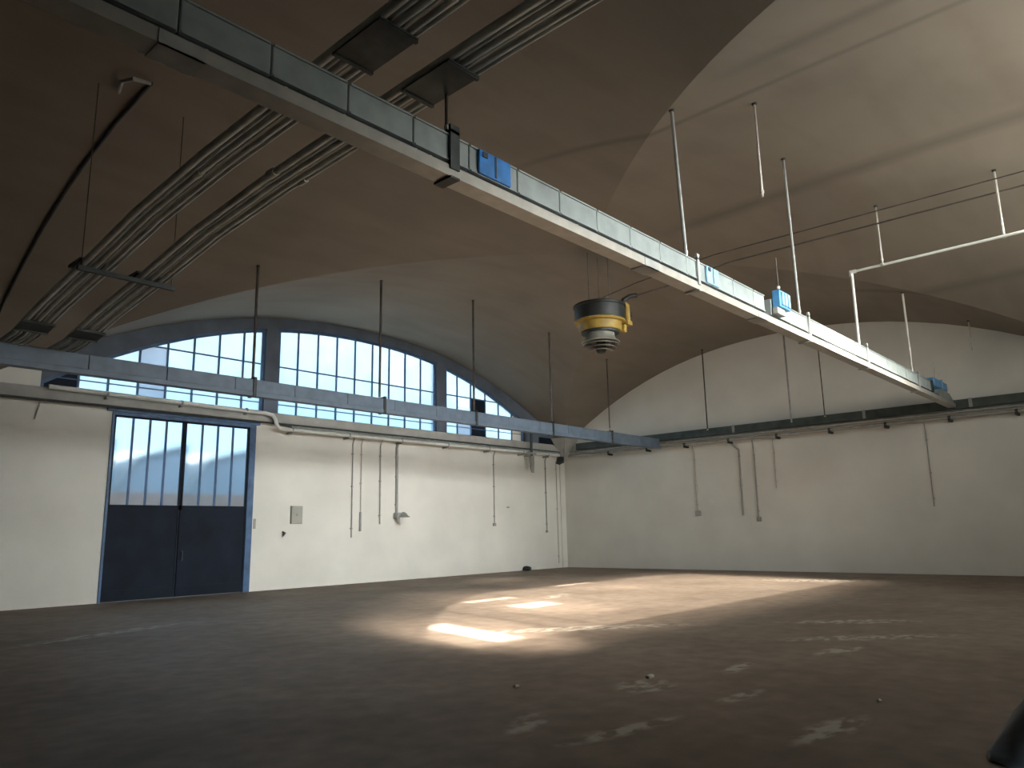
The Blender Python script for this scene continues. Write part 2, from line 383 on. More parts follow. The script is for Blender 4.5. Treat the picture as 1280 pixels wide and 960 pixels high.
# front window: dusty panes with a few missing ones
HOLES = [(-20.93, -20.28, 4.88, 6.24), (-17.55, -16.30, 6.50, 6.95), (-17.75, -16.15, 7.60, 7.80), (-12.95, -11.20, 8.46, 8.97)]
xs = sorted(set([F_L, F_R]+[round(F_L+0.404*i, 4) for i in range(50)]+[h[i] for h in HOLES for i in (0, 1)]))
gl = MB(); fr = MB()
for a, b in zip(xs, xs[1:]):
    c = (a+b)/2; lo = F_SILL
    for h in sorted([h for h in HOLES if h[0] < c < h[1]], key=lambda h: h[2]):
        gl.pane(a, b, lo, lo, h[2], h[2], FRONT_Y-0.155); lo = h[3]
    gl.pane(a, b, lo, lo, max(lo, front_arch(a)), max(lo, front_arch(b)), FRONT_Y-0.155)
x = F_L+0.05
while x < F_R:
    if front_arch(x) > F_SILL+0.2 and not any(h[0]+0.06 < x < h[1]-0.06 for h in HOLES):
        fr.box(x-0.02, x+0.02, FRONT_Y-0.19, FRONT_Y-0.12, F_SILL, front_arch(x))
    x += 0.808
wf = struct(fr.build('window_4', M['frame']))
gl.build('glazing', M['glass_front'], wf)

# ledges (concrete string course) on both walls
led = MB()
led.hexa([(BACK_X, -0.16, 5.12), (-0.42, -0.16, 5.12), (-0.42, 0.0, 5.12), (BACK_X, 0, 5.12), (BACK_X, -0.16, 5.44), (-0.95, -0.16, 5.44), (-0.95, 0, 5.44), (BACK_X, 0, 5.44)])
struct(led.build('trim_1', M['concrete']))
struct(MB().hexa([(0, -0.9, 5.42), (-0.18, -0.9, 5.42), (-0.18, FRONT_Y, 5.42), (0, FRONT_Y, 5.42), (0, -0.9, 5.10), (-0.18, -0.9, 5.10), (-0.18, FRONT_Y, 5.10), (0, FRONT_Y, 5.10)]).build('trim_2', M['concrete']))
# springer block filling the corner under the vault
sp = MB(); sp.poly([(0, 0, 4.75), (-0.10, 0, 4.75), (0, -0.10, 4.75), (-0.10, -0.10, 4.75), (0, 0, 5.75), (-0.95, 0, 5.75), (0, -0.95, 5.75), (-0.62, -0.62, 5.75)],
                   [(0, 1, 3, 2), (4, 6, 7, 5), (1, 5, 7, 3), (2, 3, 7, 6), (0, 4, 5, 1), (0, 2, 6, 4)])
struct(sp.build('trim_4', M['concrete']))
struct(MB().box(-0.34, -0.0, -0.045, 0.0, 0.0, 4.78).build('trim_5', M['wall']))

# ------------------------------------------------------------------ arched window in the left wall
GY = 0.12
def window(n, edges, blocked=None, dark=None):
    fr = MB(); x0, x1 = edges[0], edges[-1]
    for i, x in enumerate(edges):
        w = 0.05 if i in (0, len(edges)-1) else 0.028
        xx = x+w if i == 0 else x-w if i == len(edges)-1 else x
        if glass_arch(xx) > SILL+0.1: fr.box(xx-w, xx+w, GY-0.03, GY+0.03, SILL, glass_arch(xx)-0.02)
    for z, h in ((7.02, 0.022), (5.78, 0.014)):
        seg = [x for x in steps(x0, x1, 60) if glass_arch(x) > z]
        if len(seg) > 1: fr.box(seg[0], seg[-1], GY-0.022, GY+0.022, z-h, z+h)
    fr.box(x0, x1, GY-0.035, GY+0.035, SILL, SILL+0.07)
    xx = steps(x0, x1, 40)
    for a, b in zip(xx, xx[1:]):
        ha, hb = glass_arch(a), glass_arch(b)
        if min(ha, hb) > SILL+0.12: fr.slab(a, b, ha-0.10, hb-0.10, ha, hb, GY-0.035, GY+0.035)
    w = struct(fr.build('window_%d' % n, M['frame']))
    def panes(sel, name, m):
        g = MB(); k = 0
        for i in range(len(edges)-1):
            zs_ = sel(i)
            for (za_, zb_) in zs_:
                for a, b in zip(steps(edges[i], edges[i+1], 4), steps(edges[i], edges[i+1], 4)[1:]):
                    ha, hb = min(zb_, glass_arch(a)), min(zb_, glass_arch(b))
                    if ha > za_+0.01 or hb > za_+0.01: g.pane(a, b, za_, za_, max(za_, ha), max(za_, hb), GY); k += 1
        if k: return g.build(name, m, w)
        g.bm.free()
    special = {}
    for mname, d in (blocked or {}).items():
        for i, rng in d: special.setdefault(i, []).append((rng, mname))
    def plain(i):
        out = [(SILL, 9.5)]
        for (a, b), _ in sorted(special.get(i, [])):
            nxt = []
            for lo, hi in out:
                if b <= lo or a >= hi: nxt.append((lo, hi)); continue
                if a > lo: nxt.append((lo, a))
                if b < hi: nxt.append((b, hi))
            out = nxt
        return out
    panes(plain, 'glazing', M['glass'])
    for mname in (blocked or {}):
        o = panes(lambda i: [r for r, mm in special.get(i, []) if mm == mname], NAMES[mname][0], M[mname])
        if o and NAMES[mname][1]: o['label'] = NAMES[mname][1]
    return w
NAMES = {'glass_grey': ('patched_pane', 'grey patched pane'), 'door': ('blanking_panel', 'dark blanking panel'), 'wall': ('blanking_panel', 'white blanking panel'), 'glass_clear': ('clear_pane', 'clear pane')}
window(1, [WIN_L, -20.60, -19.86, -19.08, -18.31, -17.54, -16.76, -15.97, -15.26], {'door': [(0, (SILL, 9))], 'glass_grey': [(3-0, (SILL, 7.0))]})
window(2, [-14.80]+[-14.80+(6.92/9)*i for i in range(1, 9)]+[-7.88], {'glass_clear': [(6, (7.02, 8.15))]})
window(3, [-7.38, -6.69, -5.92, -5.08, -4.27, -3.44, -2.72], {'door': [(2, (SILL, 7.02))], 'glass_grey': [(1, (SILL, 6.1))], 'wall': [(5, (SILL, 9))], 'glass_clear': [(1, (6.6, 7.02))]})
struct(MB().box(-1.75, -0.62, -0.03, 0.0, 5.44, 5.74).build('trim_6', M['door']))  # dark panel stands for the shade in the recess under the vault

# ------------------------------------------------------------------ big metal door
d = bpy.data.objects.new('door_1', None); d.location = ((DOOR_X0+DOOR_X1)/2, 0, 0); COL.objects.link(d); struct(d)
f = MB(); f.box(DOOR_X0, DOOR_X1, -0.05, 0.12, 4.93, DOOR_TOP); f.box(DOOR_X1-0.20, DOOR_X1, -0.05, 0.12, 0, 4.93); f.box(DOOR_X0, DOOR_X0+0.06, -0.05, 0.12, 0, 4.93)
f.box(DOOR_X0-0.15, DOOR_X1+0.1, -0.10, -0.0, DOOR_TOP-0.04, DOOR_TOP+0.07)
f.build('door_frame', M['frame'], d)
MID = -17.72
for (a, b) in ((DOOR_X0+0.06, MID-0.01), (MID+0.01, DOOR_X1-0.20)):
    lf = MB(); lf.box(a, b, 0.0, 0.05, 0.02, 2.42)
    lf.box(a, b, -0.02, 0.06, 2.40, 2.52); lf.box(a, b, -0.02, 0.06, 4.88, 4.93)
    lf.box(a, a+0.05, -0.02, 0.06, 0.02, 4.93); lf.box(b-0.05, b, -0.02, 0.06, 0.02, 4.93)
    lf.box(a+0.05, b-0.05, -0.015, 0.0, 0.02, 0.30); lf.box(a+0.05, b-0.05, -0.012, 0.0, 2.12, 2.20)
    leaf = lf.build('door_leaf', M['door'], d)
    g = MB(); g.box(a+0.05, b-0.05, 0.018, 0.026, 2.52, 4.88)
    gz = g.build('glazing', M['glass_door'], leaf)
    mu = MB()
    for k in (1, 2, 3):
        x = a+0.05+(b-a-0.1)*k/4; mu.box(x-0.025, x+0.025, -0.01, 0.05, 2.5, 4.9)
    mu.build('glazing_bar', M['frame'], leaf)
h = MB(); h.tube([(MID+0.12, -0.02, 1.0), (MID+0.12, -0.07, 1.0), (MID+0.12, -0.07, 1.25), (MID+0.12, -0.02, 1.25)], 0.014); h.build('handle', M['dark'], d)

# ------------------------------------------------------------------ outside: yard and workshop beyond the door
struct(MB().box(-80, 60, 0.36, 120, -0.3, -0.05).build('ground', M['asphalt']))
nb = empty('workshop_building', (-14, 6, -0.05), 'blue-grey sawtooth roofed workshop seen blurred through the door glass', 'building')
w_ = MB(); r_ = MB(); NY, NY2, SPAN = 6.0, 14.0, 2.55
for i in range(-3, 6):
    x0 = -17.35+SPAN*i; x1 = x0+SPAN
    w_.poly([(x0, NY, -0.05), (x1, NY, -0.05), (x1, NY, 4.95), (x0+0.75, NY, 4.35), (x0, NY, 3.1), (x0, NY2, -0.05), (x1, NY2, -0.05), (x1, NY2, 4.95), (x0+0.75, NY2, 4.35), (x0, NY2, 3.1)],
            [(0, 1, 2, 3, 4), (5, 9, 8, 7, 6), (0, 5, 6, 1), (1, 6, 7, 2), (4, 9, 5, 0)])
    q = [(x0, 3.11), (x0+0.75, 4.36), (x1, 4.96), (x1, 5.04), (x0+0.75, 4.45), (x0, 3.2)]
    r_.poly([(x, NY-0.15, z) for x, z in q]+[(x, NY2, z) for x, z in q], [(0, 1, 4, 5), (1, 2, 3, 4), (6, 11, 10, 7), (7, 10, 9, 8), (0, 6, 7, 1), (1, 7, 8, 2), (3, 9, 10, 4), (4, 10, 11, 5), (5, 11, 6, 0), (2, 8, 9, 3)])
w_.build('wall', M['render'], nb); r_.build('roof', M['rooftile'], nb)
b_ = MB(); b_.box(-24.9, -2.0, NY-0.14, NY-0.01, -0.05, 3.2); b_.build('brick_base', M['brick'], nb)

# ------------------------------------------------------------------ main busbar trunking hung under the vault
Y0, Y1 = -16.20, -15.98
bt = empty('busbar_trunking', (-15, -16.1, 5.22), 'long pale grey busbar trunking crossing the hall towards the right wall', 'busbar trunking')
rl = MB(); rl.prism([(Y0, 5.22), (Y1, 5.22), (Y1, 5.34), (Y1-0.03, 5.34), (Y1-0.03, 5.25), (Y0+0.02, 5.25), (Y0+0.02, 5.34), (Y0, 5.34)], -30.0, -0.42)
rl.build('rail', M['rail'], bt)
iw = MB(); iw.box(-30, -0.5, Y0+0.05, Y1-0.05, 5.25, 5.40); o = iw.build('inner_channel', M['dark'], bt)
def seg(a, b, m, nm='duct_segment'):
    s = MB(); s.bbox(a+0.006, b-0.006, Y0+0.02, Y1-0.02, 5.385, 5.70, 0.012); s.box(a+0.02, b-0.02, Y0+0.005, Y0+0.025, 5.39, 5.41); s.box(a+0.02, b-0.02, Y0+0.005, Y0+0.025, 5.675, 5.695)
    return s.build(nm, m, bt)
cuts = [-30.0]+[round(-19.87+0.78*k, 3) for k in range(-12, 25)]
cuts = [c for c in cuts if c < -14.75]+[-14.72]
for a, b in zip(cuts, cuts[1:]):
    if b-a > 0.1: seg(a, b, M['duct'])
cuts = [-14.45, -13.55, -12.72, -11.63, -9.88, -9.12, -8.3, -7.45, -6.6, -5.8, -4.65, -3.26]
for a, b in zip(cuts, cuts[1:]): seg(a, b, M['duct'])
e_ = MB(); e_.hexa([(-2.35, Y0+0.02, 5.36), (-0.45, Y0+0.02, 5.36), (-0.45, Y1-0.02, 5.36), (-2.35, Y1-0.02, 5.36), (-2.1, Y0+0.02, 5.62), (-1.0, Y0+0.02, 5.58), (-1.0, Y1-0.02, 5.58), (-2.1, Y1-0.02, 5.62)])
e_.build('end_cover', M['duct'], bt)
for x in (-22.45, -17.22, -12.66, -9.03, -4.62):
    c_ = MB(); w = 0.07 if x > -22 else 0.13
    c_.box(x-w/2, x+w/2, Y0-0.02, Y0+0.015, 5.30, 5.80); c_.box(x-w/2, x+w/2, Y1-0.015, Y1+0.02, 5.30, 5.80); c_.box(x-w/2, x+w/2, Y0-0.02, Y1+0.02, 5.705, 5.74)
    c_.box(x-w/2, x+w/2, Y0-0.02, Y1+0.02, 5.195, 5.218)
    c_.build('clamp', M['dark'] if x < -20 else M['greyp'], bt)
for x in (-25.3, -18.6, -14.9):
    c_ = MB(); c_.box(x-0.18, x+0.18, Y0-0.008, Y1+0.008, 5.205, 5.222); c_.box(x-0.18, x+0.18, Y0-0.008, Y0+0.002, 5.205, 5.335); c_.build('splice_plate', M['greyp'], bt)
for x in (-24.4, -24.1, -23.8, -22.95, -22.75, -25.1, -20.3, -19.2):
    sc = MB(); sc.lathe([(0, 0.0), (0.018, 0.0), (0.018, 0.02), (0, 0.02)], (x, Y0+0.035, 5.34), 8); sc.build('bolt', M['rodpale'], bt)

# ------- tap-off boxes on the trunking
def flush_box(a, b, label, m):
    t = empty('tap_off_box', ((a+b)/2, Y0+0.01, 5.54), label, 'tap-off box', 'blue boxes along the trunking')
    k = MB(); k.bbox(a, b, Y0-0.02, Y0+0.018, 5.40, 5.685, 0.012); k.build('housing', m, t)
    k = MB(); k.box((a+b)/2-0.012, (a+b)/2+0.012, Y0-0.026, Y0-0.02, 5.42, 5.67); k.build('cover_seam', M['dark'], t)
    k = MB(); k.box(a+0.05, a+0.12, Y0-0.035, Y0-0.02, 5.6, 5.66); k.build('catch', M['dark'], t)
flush_box(-22.09, -21.58, 'deep blue tap-off box flush on the trunking, right of the dark clamp', M['bluebox'])
flush_box(-16.96, -16.55, 'pale blue tap-off box flush on the trunking, right of the hanger clamp', M['palebox'])
t = empty('tap_off_box', (-14.2, Y0, 5.72), 'bright blue square tap-off box standing proud of the trunking, lid ribbed', 'tap-off box', 'blue boxes along the trunking')
k = MB(); k.bbox(-14.42, -13.95, Y0-0.15, Y0+0.004, 5.52, 5.85, 0.02); k.build('housing', M['midblue'], t)
k = MB()
for i in range(3): k.bbox(-14.37+i*0.14, -14.28+i*0.14, Y0-0.18, Y0-0.145, 5.56, 5.81, 0.008)
k.build('lid_rib', M['palebox'], t)
k = MB(); k.bbox(-14.44, -14.1, Y0-0.10, Y0+0.004, 5.40, 5.53, 0.01); k.build('plug_base', M['greyp'], t)
t = empty('tap_off_box', (-2.0, Y0+0.1, 5.62), 'blue tap-off box at the far end of the trunking by the right wall', 'tap-off box', 'blue boxes along the trunking')
k = MB(); k.bbox(-2.75, -1.15, Y0+0.02, Y1+0.05, 5.63, 5.88, 0.03); k.build('housing', M['midblue'], t)
k = MB(); k.bbox(-1.85, -1.78, Y0+0.0, Y1+0.06, 5.62, 5.93, 0.01); k.build('cover_seam', M['palebox'], t)
k = MB(); k.bbox(-3.1, -2.75, Y0+0.05, Y1+0.02, 5.42, 5.78, 0.02); k.build('cable_gland', M['dark'], t)

# ------- hanger rods
def rod(x, y, z0, label, group, m='rod', r=0.022, z1=None, lean=(0, 0), plate=True):
    zt = z1 if z1 is not None else vault_z(x+lean[0], y+lean[1])+0.03
    t = empty('hanger_rod', (x, y, z0), label, 'hanger rod', group)
    k = MB(); k.tube([(x, y, z0), (x+lean[0], y+lean[1], zt)], r, 8); k.build('rod', M[m], t)
    if plate:
        zc = zt-0.06
        k = MB(); k.lathe([(0, 0.02), (0.035, 0.02), (0.045, 0.04), (0.045, 0.07), (0, 0.07)], (x+lean[0], y+lean[1], zc-0.03), 12); k.build('ceiling_plate', M['dark'], t)
    k = MB(); k.lathe([(0, 0), (0.032, 0), (0.032, 0.05), (0, 0.05)], (x, y, z0+0.06), 6); k.build('nut', M['rodpale'], t)
    return t
YC = -16.09
g = 'hanger rods of the long trunking'
rod(-17.36, YC, 5.735, 'hanger rod holding the trunking near the pale blue flush box, second clamp', g, 'greyp', 0.028, lean=(-0.35, -0.1))
rod(-12.82, YC, 5.735, 'tall hanger rod right beside the square blue box on the trunking', g, 'greyp', 0.028, lean=(-0.35, -0.1))
rod(-4.74, YC, 5.735, 'hanger rod holding the far end of the trunking', g, 'rodpale', 0.030)
rod(-22.45, YC, 5.735, 'short rod from the dark trunking clamp up to the shade plate under the conduits', g, 'rod', 0.02, z1=6.208, plate=False)
rod(-14.15, Y0-0.03, 5.88, 'thin short rod above the square blue box', g, 'rod', 0.012, z1=6.55, plate=False)
rod(-2.2, Y0+0.1, 5.90, 'thin rod above the last blue box by the right wall', g, 'rodpale', 0.012, z1=6.45, plate=False)
rod(-16.3, -16.95, 6.82, 'loose pale rod hanging free from the vault behind the trunking', g, 'rodpale', 0.02)
rod(-1.2, -17.0, 6.78, 'faint short rod hanging free near the right wall arch', g, 'rodpale', 0.02)

# ------------------------------------------------------------------ second trunking by the arched window
ZB = 4.84
b2_ = empty('busbar_trunking', (-12, -5.3, ZB), 'busbar trunking with blue window glare in its colour, crossing in front of the arched window', 'busbar trunking')
k = MB(); k.prism([(-5.42, ZB), (-5.20, ZB), (-5.20, ZB+0.10), (-5.42, ZB+0.10)], -30, -0.42); k.build('rail', M['trunk2'], b2_)
cuts = [-30+1.56*i for i in range(20)]
for a, b in zip(cuts, cuts[1:]):
    if a < -0.6:
        s = MB(); s.bbox(a+0.004, min(b, -0.5)-0.004, -5.41, -5.21, ZB+0.10, ZB+0.40, 0.01); s.build('duct_segment', M['trunk2'], b2_)
for x in (-18.6, -14.75, -11.2, -7.45, -3.9):
    c_ = MB(); c_.box(x-0.04, x+0.04, -5.44, -5.40, ZB-0.02, ZB+0.45); c_.box(x-0.04, x+0.04, -5.22, -5.18, ZB-0.02, ZB+0.45); c_.box(x-0.04, x+0.04, -5.44, -5.18, ZB+0.405, ZB+0.44); c_.build('clamp', M['dark'], b2_)
g = 'hanger rods of the window trunking'
rod(-18.6, -5.31, ZB+0.44, 'hanger rod over the left section of the arched window', g, 'rod', 0.034)
rod(-14.85, -5.31, ZB+0.44, 'dark hanger rod crossing the middle of the arched window', g, 'rod', 0.034)
rod(-11.2, -5.31, ZB+0.44, 'dark hanger rod over the right end of the arched window', g, 'rod', 0.034)
rod(-7.4, -5.31, ZB+0.44, 'dark hanger rod right of the arched window', g, 'rod', 0.034)
rod(-3.9, -5.31, ZB+0.44, 'thin hanger rod below the yellow and black heater', g, 'rod', 0.024)

# ------------------------------------------------------------------ two bundles of conduits crossing over the trunkings
PATH = [(-5.0, 5.27), (-5.9, 5.29), (-7.4, 5.53), (-9.2, 5.74), (-11.1, 6.0), (-13.0, 6.14), (-15.5, 6.22), (-17.0, 6.26), (-21.95, 6.35)]
def bundle(xa, xb, name, label, group):
    spec = [(0.0, 0.048, 0.0, 'conduit'), (0.22, 0.022, 0.02, 'galv'), (0.42, 0.040, 0.0, 'conduit'), (0.60, 0.020, 0.03, 'galv'), (0.80, 0.034, 0.0, 'conduit'), (1.0, 0.022, 0.01, 'conduit')]
    out = []
    for q, r, dz, m in spec:
        x = xa+(xb-xa)*q
        k = MB(); k.tube([(x, y, z+dz+r) for y, z in PATH], r, 10)
        o = k.build('conduit', M[m], None, loc=(x, -13, 6)); tag(o, label, 'conduit', group); out.append(o)
    return out
LB = bundle(-23.66, -23.26, 'conduit', 'grey conduit in the left of the two overhead bundles', 'conduits of the left overhead bundle')
RB = bundle(-22.80, -22.42, 'conduit', 'grey conduit in the right of the two overhead bundles', 'conduits of the right overhead bundle')
def cross(y, z, xa, xb, label, clamp_w=0.5, clamps=True, rods=True):
    t = empty('conduit_support', ((xa+xb)/2, y, z), label, 'conduit support', 'supports under the overhead conduits')
    k = MB(); k.prism([(y-0.03, z-0.075), (y+0.03, z-0.075), (y+0.03, z-0.005), (y-0.03, z-0.005)], xa, xb); k.build('cross_bar', M['dark'], t)
    if clamps:
        for c in (-23.46, -22.61):
            if xa < c < xb:
                k = MB(); k.bbox(c-0.27, c+0.27, y+0.05, y+0.05+clamp_w, z+0.10, z+0.15, 0.01); k.build('strap', M['dark'], t)
    if rods:
        for x in (xa+0.05, xb-0.05):
            k = MB(); k.tube([(x, y, z-0.08), (x, y, vault_z(x, y)+0.02)], 0.008, 6); k.build('support_rod', M['rod'], t)
cross(-9.3, 5.72, -23.76, -22.28, 'dark cross bar under both conduit bundles, before the arched window')
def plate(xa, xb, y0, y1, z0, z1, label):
    t = empty('shade_or_support_plate', ((xa+xb)/2, (y0+y1)/2, z0), label, 'support plate', 'dark plates under the overhead conduits')
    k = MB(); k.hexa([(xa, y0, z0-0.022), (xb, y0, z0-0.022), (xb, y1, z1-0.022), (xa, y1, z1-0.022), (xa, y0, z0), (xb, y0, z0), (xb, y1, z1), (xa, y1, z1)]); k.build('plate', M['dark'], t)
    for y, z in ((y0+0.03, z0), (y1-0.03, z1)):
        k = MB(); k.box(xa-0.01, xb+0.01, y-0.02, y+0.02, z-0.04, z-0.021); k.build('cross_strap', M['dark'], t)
plate(-23.70, -23.25, -16.55, -15.80, 6.241, 6.224, 'dark plate added as trunking shadow under the left conduit bundle, just above the trunking')  # added dark sheet for the shadow the trunking throws on the conduits
plate(-22.84, -22.42, -16.55, -15.80, 6.241, 6.224, 'dark plate added as trunking shadow under the right conduit bundle, just above the trunking')  # same painted trunking shadow, under the right bundle
plate(-23.73, -23.22, -6.70, -6.25, 5.41, 5.34, 'small dark plate under the left conduit bundle at its far end')
plate(-22.87, -22.38, -6.70, -6.25, 5.41, 5.34, 'small dark plate under the right conduit bundle at its far end')

# couplings that show as sleeves
def coupling(o, x, y, r):
    z = [a for a in zip(PATH, PATH[1:]) if a[0][0] >= y >= a[1][0]][0]; q = (y-z[0][0])/(z[1][0]-z[0][0]); zz = z[0][1]+(z[1][1]-z[0][1])*q
    k = MB(); k.tube([(x, y-0.08, zz+r-0.008), (x, y+0.08, zz+r-0.008)], r, 12); k.build('coupling', M['rodpale'], o)
coupling(LB[2], -23.66+0.4*0.42, -12.6, 0.055); coupling(RB[0], -22.80, -13.2, 0.062); coupling(RB[5], -22.42, -13.3, 0.04)

# dark cable along the vault joint at the upper left
ys = steps(-9.9, -1.2, 24)
k = MB(); k.tube([(-23.02-0.012*(-y), y, vault_z(-23.0, y)-0.035+0.012*math.sin(y*5)) for y in ys], 0.032, 8)
tag(k.build('joint_cable', M['black'], None, loc=(-23.1, -5, 8)), 'dark cable running down the vault joint at the upper left', 'cable')
k = MB(); k.tube([(-23.42, -9.35, vault_z(-23, -9.35)-0.05), (-23.52, -9.75, vault_z(-23, -9.75)-0.10), (-23.44, -10.0, vault_z(-23, -10)-0.14), (-23.18, -10.0, vault_z(-23, -10)-0.10)], 0.028, 8)
tag(k.build('vault_hook', M['greyp'], None, loc=(-23.4, -9.8, 8.8)), 'pale curved hook on the vault at the top of the dark joint cable', 'hook')

# ------------------------------------------------------------------ air heater under the crown
HX, HY = -11.72, -10.5
ht = empty('unit_heater', (HX, HY, 6.15), 'black and yellow round air heater hanging from the crown of the vault', 'heater')
k = MB(); k.lathe([(0, 7.46), (0.30, 7.46), (0.66, 7.40), (0.69, 7.38), (0.69, 7.33), (0.66, 7.31), (0.655, 6.98), (0.64, 6.95), (0, 6.95)], (HX, HY, 0), 48); k.build('drum', M['drum'], ht)
k = MB(); k.lathe([(0.0, 6.97), (0.66, 6.97), (0.68, 6.94), (0.66, 6.91), (0.57, 6.89), (0.55, 6.70), (0.54, 6.68), (0.0, 6.68)], (HX, HY, 0), 48); k.build('collar', M['yellow'], ht)
k = MB(); k.lathe([(0.0, 6.70), (0.50, 6.70), (0.50, 6.64), (0.0, 6.64)], (HX, HY, 0), 48); k.build('gasket', M['dark'], ht)
k = MB(); k.lathe([(0.0, 6.65), (0.36, 6.65), (0.37, 6.56), (0.40, 6.47), (0.50, 6.40), (0.49, 6.385), (0.38, 6.44), (0.0, 6.44)], (HX, HY, 0), 48); k.build('neck', M['alu'], ht)
for r0, r1, z0 in ((0.30, 0.47, 6.36), (0.22, 0.40, 6.28), (0.12, 0.31, 6.20)):
    k = MB(); k.lathe([(r0, z0+0.05), (r0+0.06, z0+0.03), (r1, z0-0.03), (r1-0.005, z0-0.045), (r0+0.05, z0+0.01), (r0-0.01, z0+0.03), (r0, z0+0.05)], (HX, HY, 0), 48); k.build('diffuser_ring', M['conebr'], ht)
k = MB(); k.lathe([(0, 6.45), (0.12, 6.44), (0.14, 6.2), (0.10, 6.12), (0, 6.10)], (HX, HY, 0), 24); k.build('diffuser_core', M['dark'], ht)
# yellow service arm on the right-hand side
ax, ay = HX+0.665*0.70, HY-0.665*0.70
k = MB(); k.tube([(ax, ay, 7.45), (ax+0.05, ay-0.05, 7.38), (ax+0.06, ay-0.06, 6.90)], 0.075, 10); k.bbox(ax-0.05, ax+0.16, ay-0.14, ay+0.05, 6.86, 6.98, 0.02); k.build('service_arm', M['yellow'], ht)
k = MB(); k.tube([(ax-0.02, ay+0.02, 7.42), (ax, ay, 7.56), (ax+0.12, ay-0.12, 7.66), (ax+0.25, ay-0.25, 7.68)], 0.06, 10); k.build('elbow', M['drum'], ht)
k = MB(); k.bbox(ax-0.12, ax+0.0, ay-0.06, ay+0.06, 6.66, 6.86, 0.02); k.build('latch', M['yellow'], ht)
k = MB(); k.bbox(ax+0.10, ax+0.20, ay-0.12, ay-0.02, 7.12, 7.24, 0.015); k.build('knob', M['dark'], ht)
for a in (0.6, 2.7, 4.8):
    k = MB(); k.tube([(HX+0.3*math.cos(a), HY+0.3*math.sin(a), 7.45), (HX+0.3*math.cos(a), HY+0.3*math.sin(a), vault_z(HX, HY)+0.02)], 0.007, 6); k.build('suspension_rod', M['rod'], ht)
# supply pipes from the heater along the crown
zc = lambda y: vault_z(-11.5, y)
k = MB(); k.tube([(HX+0.05, HY-0.1, 7.46), (HX+0.05, HY-0.1, 7.62), (HX+0.5, HY-0.9, 7.95), (-10.4, -13.2, 8.45), (-9.9, -16.0, 8.62), (-9.6, -21.9, 8.7)], 0.014, 8)
tag(k.build('supply_pipe', M['rod'], None, loc=(HX, HY, 7.5)), 'thin dark pipe leaving the top of the heater drum', 'pipe')
k = MB(); k.tube([(ax+0.25, ay-0.25, 7.68), (ax+0.6, ay-1.0, 7.86), (-10.0, -13.4, 8.30), (-9.5, -16.2, 8.47), (-9.2, -21.9, 8.55)], 0.02, 8)
tag(k.build('supply_pipe', M['rod'], None, loc=(ax, ay, 7.7)), 'dark pipe leaving the elbow of the heater service arm', 'pipe')

# ------------------------------------------------------------------ white pipe at the upper right, dropping to the trunking
PX, PZ = -9.42, 7.48
t = empty('compressed_air_pipe', (PX, -16.2, 5.75), 'thin white pipe at the upper right, dropping onto the trunking', 'pipe')
k = MB(); k.tube([(PX-0.1, -21.95, PZ), (PX, -16.16, PZ)], 0.030, 10); k.build('run', M['white'], t)
k = MB(); k.tube([(PX, -16.16, PZ+0.03), (PX+0.15, -16.10, 5.74)], 0.034, 10); k.build('drop', M['white'], t)
k = MB(); k.tube([(PX, -16.26, PZ), (PX, -16.15, PZ), (PX+0.01, -16.14, PZ-0.1)], 0.045, 10); k.build('elbow', M['white'], t)
for y in (-16.85, -19.25):
    k = MB(); k.tube([(PX-0.03, y-0.03, PZ), (PX-0.03, y+0.03, PZ)], 0.045, 10); k.build('pipe_clip', M['greyp'], t)
rod(PX, -16.85, PZ+0.04, 'pale rod holding the white pipe near its bend', 'rods of the white pipe', 'rodpale', 0.022)
rod(PX-0.05, -19.25, PZ+0.04, 'bright pale rod holding the white pipe at the right edge of the photo', 'rods of the white pipe', 'rodpale', 0.026)

# ------------------------------------------------------------------ right wall: tray, pipes and drops
t = empty('cable_tray', (-0.3, -10, 5.2), 'dark green cable tray along the right wall', 'cable tray')
k = MB()
prof_t = [(-0.36, 5.46), (-0.34, 5.46), (-0.34, 5.20), (-0.06, 5.20), (-0.06, 5.46), (-0.04, 5.46), (-0.04, 5.18), (-0.36, 5.18)]
ya, yb = -21.95, -1.0
vs = [(x, ya, z) for x, z in prof_t]+[(x, yb, z) for x, z in prof_t]; n_ = 8
k.poly(vs, [tuple(range(n_)), tuple(range(n_, 2*n_))[::-1]]+[(i, (i+1) % n_, n_+(i+1) % n_, n_+i) for i in range(n_)])
k.build('channel', M['tray'], t)
for y in steps(-21.9, -1.05, 24):
    k = MB(); k.box(-0.33, -0.07, y-0.012, y+0.012, 5.19, 5.21); k.build('rung', M['dark'], t)
for y in (-3.6, -8.6, -13.4, -16.6):
    k = MB(); k.box(-0.37, -0.355, y-0.05, y+0.05, 5.18, 5.48); k.build('joint_plate', M['greyp'], t)
t = empty('pipe', (-0.3, -10, 5.06), 'pale horizontal pipe just below the cable tray on the right wall', 'pipe', 'pipes along the right wall')
k = MB(); k.tube([(-0.30, -21.95, 5.085), (-0.30, -0.6, 5.085)], 0.042, 10); k.build('run', M['galv'], t)
t2 = empty('pipe', (-0.28, -10, 4.92), 'darker lower pipe on dark clips along the right wall', 'pipe', 'pipes along the right wall')
k = MB(); k.tube([(-0.26, -21.95, 4.93), (-0.26, -0.5, 4.93)], 0.055, 10); k.build('run', M['greyp'], t2)
for y in (-2.71, -4.65, -6.42, -8.33, -10.24, -12.16, -14.02, -15.94, -17.77, -19.7):
    k = MB(); k.bbox(-0.32, -0.0, y-0.045, y+0.045, 4.80, 4.875, 0.012); k.tube([(-0.26, y-0.04, 4.93), (-0.26, y+0.04, 4.93)], 0.068, 10); k.build('pipe_clip', M['dark'], t2)
k = MB(); k.tube([(-0.30, -3.6, 5.52), (-0.30, -1.4, 5.47)], 0.03, 8)  # white highlight on the tray, added as a bright tube
